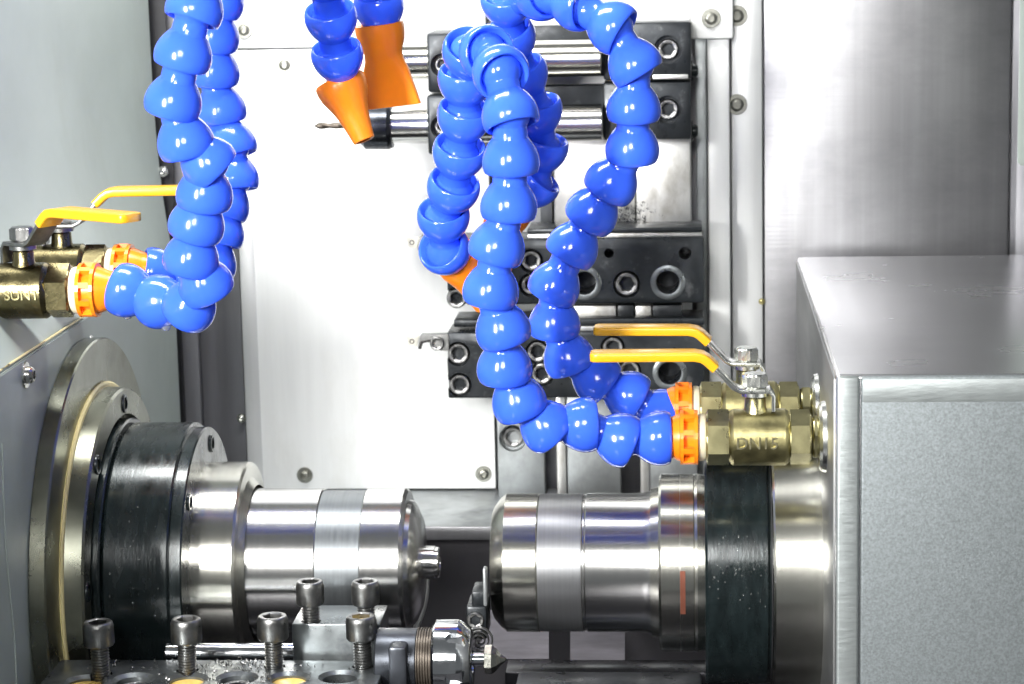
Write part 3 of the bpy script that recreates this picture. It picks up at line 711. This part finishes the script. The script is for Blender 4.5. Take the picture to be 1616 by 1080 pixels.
add('bushing', lathe('bushing', [(-1, 8.6), (.6, 8.8), (.9, 10.8), (.2, 12.8), (-1, 13)], 40), 'block_steel', tb4, axm(at(1057, 589, Y=246), (0, -1, 0)))
cut(b4, hl)
px_box('top_bar', 716, 504, 1111, 515, 250, 40, 'black_block', tb4, .8)
px_box('wear_strip', 760, 515.5, 975, 523.4, 252, 36, 'plate_steel', tb4, .6)
px_box('spacer', 975, 482, 1000, 503, 262, 30, 'black_block', tb4, .6)
px_box('spacer', 1030, 482, 1076, 503, 262, 30, 'black_block', tb4, .6)
px_box('wear_strip', 905, 483, 972, 502, 266, 26, 'plate_steel', tb4, .6)
px_box('wear_strip', 1003, 483, 1028, 502, 266, 26, 'plate_steel', tb4, .6)
# turning tools: shank with a stepped head and an insert
def turning_tool(v0, Y, label):
    t = thing('turning_tool', at(690, v0, Y=Y), label, 'cutting tool', 'turning tools in the tool stack')
    def q(u, v): p = at(u, v, Y=Y); return (p.x, p.z)
    head = [q(663, v0 + 2), q(708, v0 + 1), q(708, v0 + 26), q(694, v0 + 26), q(686, v0 + 14), q(668, v0 + 12), q(664, v0 + 22), q(659, v0 + 22)]
    M = Matrix(((1, 0, 0, 0), (0, 0, 1, Y), (0, 1, 0, 0), (0, 0, 0, 1)))
    add('shank', prism('shank', head, 12, .4), 'screw_steel', t, M)
    ins = [q(641, v0 + 2), q(662, v0 + 2), q(658, v0 + 20), q(645, v0 + 18)]
    i_ = add('insert', prism('insert', ins, 5, .5), 'insert_gold', t, M @ T(0, 0, -1))
    p = at(650, v0 + 11, Y=Y - 1)
    add('insert_screw', shcs_head(1.9, 1.2), 'rust_thread', t, axm(p + Vector((0, -.4, 0)), (0, -1, 0)))
    V_ = [q(664, v0 + 11), q(684, v0 + 7), q(684, v0 + 10), q(667, v0 + 14), q(665, v0 + 23), q(660, v0 + 23)]
    add('chip_groove', prism('chip_groove', V_, 1.0, 0), 'deep_hole', t, M @ T(0, 0, -.6))
    return t
turning_tool(372, 244, 'upper turning tool with small insert, poking out left behind the hose end')
t2 = turning_tool(528, 244, 'lower turning tool with small insert and a clamp screw, left of the lowest block')
add('clamp_screw', shcs_head(5.2, 6), 'screw_steel', t2, axm(at(689, 543, Y=240), (0, -1, 0)))

# ------------------------------------------------------------------ foreground tool post
ZP = at(500, 1042, Y=-120).z                    # top of the front plate at its back edge
fp = thing('tool_post_plate', (at(350, 1042, Y=-120).x, -160, ZP - 30), 'steel tool post plate with a row of tall cap screws and oily holes', 'tool post')
xl_, xr_ = at(92, 1050, Y=-125).x, at(611, 1042, Y=-120).x
plate = box('plate', (xl_, -215, ZP - 30), (xr_, -120, ZP), 'block_steel', fp, .8)
hl = []
hole_c = []
for (u, v) in ((135, 1075), (211, 1072), (295, 1072), (374, 1070), (456, 1070), (536, 1068)):
    p = at(u, v, Z=ZP); hole_c.append(p)
    hl.append((lathe('c', [(-24, 0), (-24, 10.2), (-2, 10.2), (0.01, 12.8), (6, 13.0), (6, 0)], 40), T(p)))
scr = []
for (u, v) in ((160, 1064), (296, 1058), (433, 1052), (573, 1052)):
    p = at(u, v, Z=ZP); scr.append(p); hl.append((cyl(6.6, 40, 32), T(p - Vector((0, 0, 24)))))
cut(plate, hl)
for k in (0, 2, 4):
    p = hole_c[k]
    add('oil_pool', lathe('oil_pool', [(-6, 0), (-4.6, 6), (-3.4, 10.1), (-9, 10.15), (-9, 0)], 32, 60), 'oil', fp, T(p))
for k in (1, 3):
    p = hole_c[k]; add('sunk_screw', shcs_head(8.8, 9), 'screw_steel', fp, T(p - Vector((0, 0, 4))))
def cap_screw(parent, p, hgt, oil=False, tilt=0.0, r=9.1):
    M = T(p) @ Matrix.Rotation(tilt, 4, 'Y')
    s = add('cap_screw', thread(5.6, hgt + 12), 'screw_steel', parent, M @ T(0, 0, -12))
    hd = add('screw_head', shcs_head(r, 14.5), 'screw_steel', s, M @ T(0, 0, hgt + 14.5) @ Matrix.Rotation(random.random(), 4, 'Z'))
    if oil: add('oil_pool', lathe('oil_pool', [(-4.2, 0), (-3.6, 4), (-3.2, r * .56), (-6, r * .56), (-6, 0)], 24, 60), 'oil', s, M @ T(0, 0, hgt + 14.5))
def hgt_for(p, v_top):                            # height so that the head top shows at row v_top
    d = ray(808, 540); t = at(808, v_top, Y=p.y).z - p.z
    return t - 14.5
for k, (p, vt) in enumerate(zip(scr, (982, 977, 972, 972))):
    cap_screw(fp, p, hgt_for(p, vt), k == 3, (-.02, .015, .0, -.01)[k])
# metal chips lying on the plate, and a wet clump of them on the slide plate
def chips(centres, parent, mname):
    V, F = [], []
    for c in centres:
        ax = Vector((random.uniform(-1, 1), random.uniform(-1, 1), random.uniform(-.15, .3))).normalized(); sd = ax.orthogonal().normalized(); up = ax.cross(sd)
        r = random.uniform(.5, 1.5); turns = random.uniform(.5, 1.6); wd = random.uniform(.3, .9); n = 8; o = len(V)
        for k in range(n):
            a = turns * 2 * PI * k / (n - 1)
            q = c + (sd * math.cos(a) + up * math.sin(a)) * r + ax * (k * .3); V += [q, q + ax * wd]
        for k in range(n - 1): F.append((o + 2 * k, o + 2 * k + 1, o + 2 * k + 3, o + 2 * k + 2))
    ch = add('metal_chips', mesh('metal_chips', V, F, 80), mname, parent); ch['kind'] = 'stuff'
cs = []
for i in range(150):
    c = Vector((random.triangular(scr[1].x, scr[2].x + 10, scr[2].x - 12), random.uniform(-168, -124), ZP + random.uniform(.4, 1.6)))
    if random.random() < .3: c.x = random.uniform(xl_ + 20, xr_ - 4)
    if any((Vector((c.x - h_.x, c.y - h_.y))).length < 12 for h_ in hole_c): continue
    cs.append(c)
chips(cs[:100], fp, 'screw_steel')
g = at(992, 338, Y=284)
chips([g + Vector((random.gauss(0, 7), random.uniform(-1.2, .8), random.gauss(0, 6))) for k in range(130)], slide, 'dark_block_steel')
# riser block behind the plate
YR0 = -112.0
zr = at(520, 985, Y=YR0).z; yr1 = at(540, 955, Z=zr).y
rb = thing('riser_block', (at(530, 985, Y=YR0).x, YR0 + 20, zr - 40), 'small steel clamp block with two cap screws behind the long plate', 'clamp block')
blk = box('block', (at(461, 1000, Y=YR0).x, YR0, zr - 44), (at(600, 1000, Y=YR0).x, yr1, zr), 'block_steel', rb, .9)
hl = []; sp = []
for (u, v) in ((491, 980), (578, 977)):
    p = at(u, v, Z=zr); sp.append(p); hl.append((cyl(6.0, 40, 32), T(p - Vector((0, 0, 20)))))
cut(blk, hl)
for p in sp: cap_screw(rb, p, hgt_for(p, 917), False, 0, 8.4)
# round bar lying behind the plate
rbar = tag(bar_x('round_bar', 262, 468, 1031, -104, 6.2, 'chrome', None), 'polished round bar lying behind the tool post plate', 'bar')

# chamfer cutter in a collet holder
YC = -128.0
zc = at(700, 1042, Y=YC).z
ctool = thing('collet_holder', at(690, 1042, Y=YC), 'collet holder with slotted chrome nut and pointed chamfer cutter', 'tool holder')
bar_x('shank', 596, 662, 1044, YC, 20, 'dark_block_steel', ctool)
a, b = at(661, 1042, Y=YC).x, at(686, 1042, Y=YC).x
pr = [(a, 0)]; z = a
while z < b: pr += [(z, 19.6), (z + .6, 19.6), (z + .9, 18.6), (z + 1.3, 18.6)]; z += 1.6
pr += [(b, 18.6), (b, 0)]
add('thread', lathe('thread', pr, 48, 25), 'rust_thread', ctool, T(0, YC, zc) @ XAX)
nut = bar_x('nut', 686, 746, 1042, YC, 24, 'chrome', ctool, lambda a, b: [(a, 0), (a, 22.6), (a + 1.4, 24.2), (b - 8, 24.2), (b - 1, 19), (b, 17), (b, 8), (b - 3, 7), (b - 3, 0)])
hl = []
for k in range(6):
    an = math.radians(100 + 60 * k)
    nrm = Vector((0, -math.sin(an), math.cos(an)))
    xx0, xx1 = at(708, 1042, Y=YC).x, at(752, 1042, Y=YC).x
    c = Vector((0, YC, zc)) + nrm * 24.6
    M = Matrix.Translation(c) @ Matrix((Vector((1, 0, 0)), nrm.cross(Vector((1, 0, 0))), nrm)).transposed().to_4x4()
    pts = [(xx0 + 3.4 * (1 - math.cos(t)), 3.4 * math.sin(t)) for t in [PI / 2 * (1 - k_ / 6) for k_ in range(0, 13)]]
    hl.append((prism('slot', [(xx1, 3.4)] + pts + [(xx1, -3.4)], 6, 0), M @ T(0, 0, -3)))
cut(nut, hl)
bar_x('cutter_shank', 744, 770, 1041, YC, 4.2, 'chrome', ctool)
a, b = at(764, 1041, Y=YC).x, at(800, 1041, Y=YC).x; L_ = b - a
zc2 = at(780, 1041, Y=YC).z
add('cutter', lathe('cutter', [(0, 0), (0, 6.4), (.6, 7.4, 'h'), (L_ * .34, 7.6, 'h'), (L_ * .55, 5.6, 'h'), (L_ * .72, 3.0, 'h'), (L_ - 1, 1.4), (L_, 0)], 24, 12), 'carbide', ctool, T(a, YC, zc2) @ XAX @ Matrix.Rotation(.3, 4, 'Z'))
tag(px_box('holder_body', 613, 1022, 642, 1100, -152, 20, 'dark_block_steel', None, 2), 'dark blue-black tool holder wedge beside the collet holder', 'wedge')

# small insert holder standing behind, with its screw and a coil of swarf
ih = thing('insert_holder', at(752, 1000, Y=-20), 'small black insert holder with one screw beneath the right spindle nose', 'tool holder')
px_box('block', 736, 958, 768, 1010, -60, 30, 'black_block', ih, 1.5)
px_box('block', 744, 934, 764, 958, -58, 24, 'black_block', ih, 1.5)
add('screw', shcs_head(5.4, 5), 'screw_steel', ih, axm(at(750, 980, Y=-61.5), (0, -1, 0)))
px_box('blade', 762, 898, 768.5, 958, -62, 8, 'grey_plate', ih, 1.2)
sp_ = []
c = at(757, 1011, Y=-66)
for i in range(70):
    a = i * .32; r = .8 + i * .125; sp_.append(c + Vector((r * math.cos(a), i * -.02, r * math.sin(a))))
tag(add('swarf_coil', sweep('swarf_coil', sp_, rrect(1.6, .45, .2, 1)), 'screw_steel'), 'flat spiral coil of steel swarf behind the chamfer cutter', 'swarf')
tag(add('coolant_pipe', sweep('coolant_pipe', catmull([at(672, 905, Y=60), at(671, 940, Y=58), at(663, 972, Y=55), (at(648, 1010, Y=50))], 6), circle(2.4, 12)), 'post_sheet'), 'thin curved grey pipe behind the left spindle pin', 'pipe')
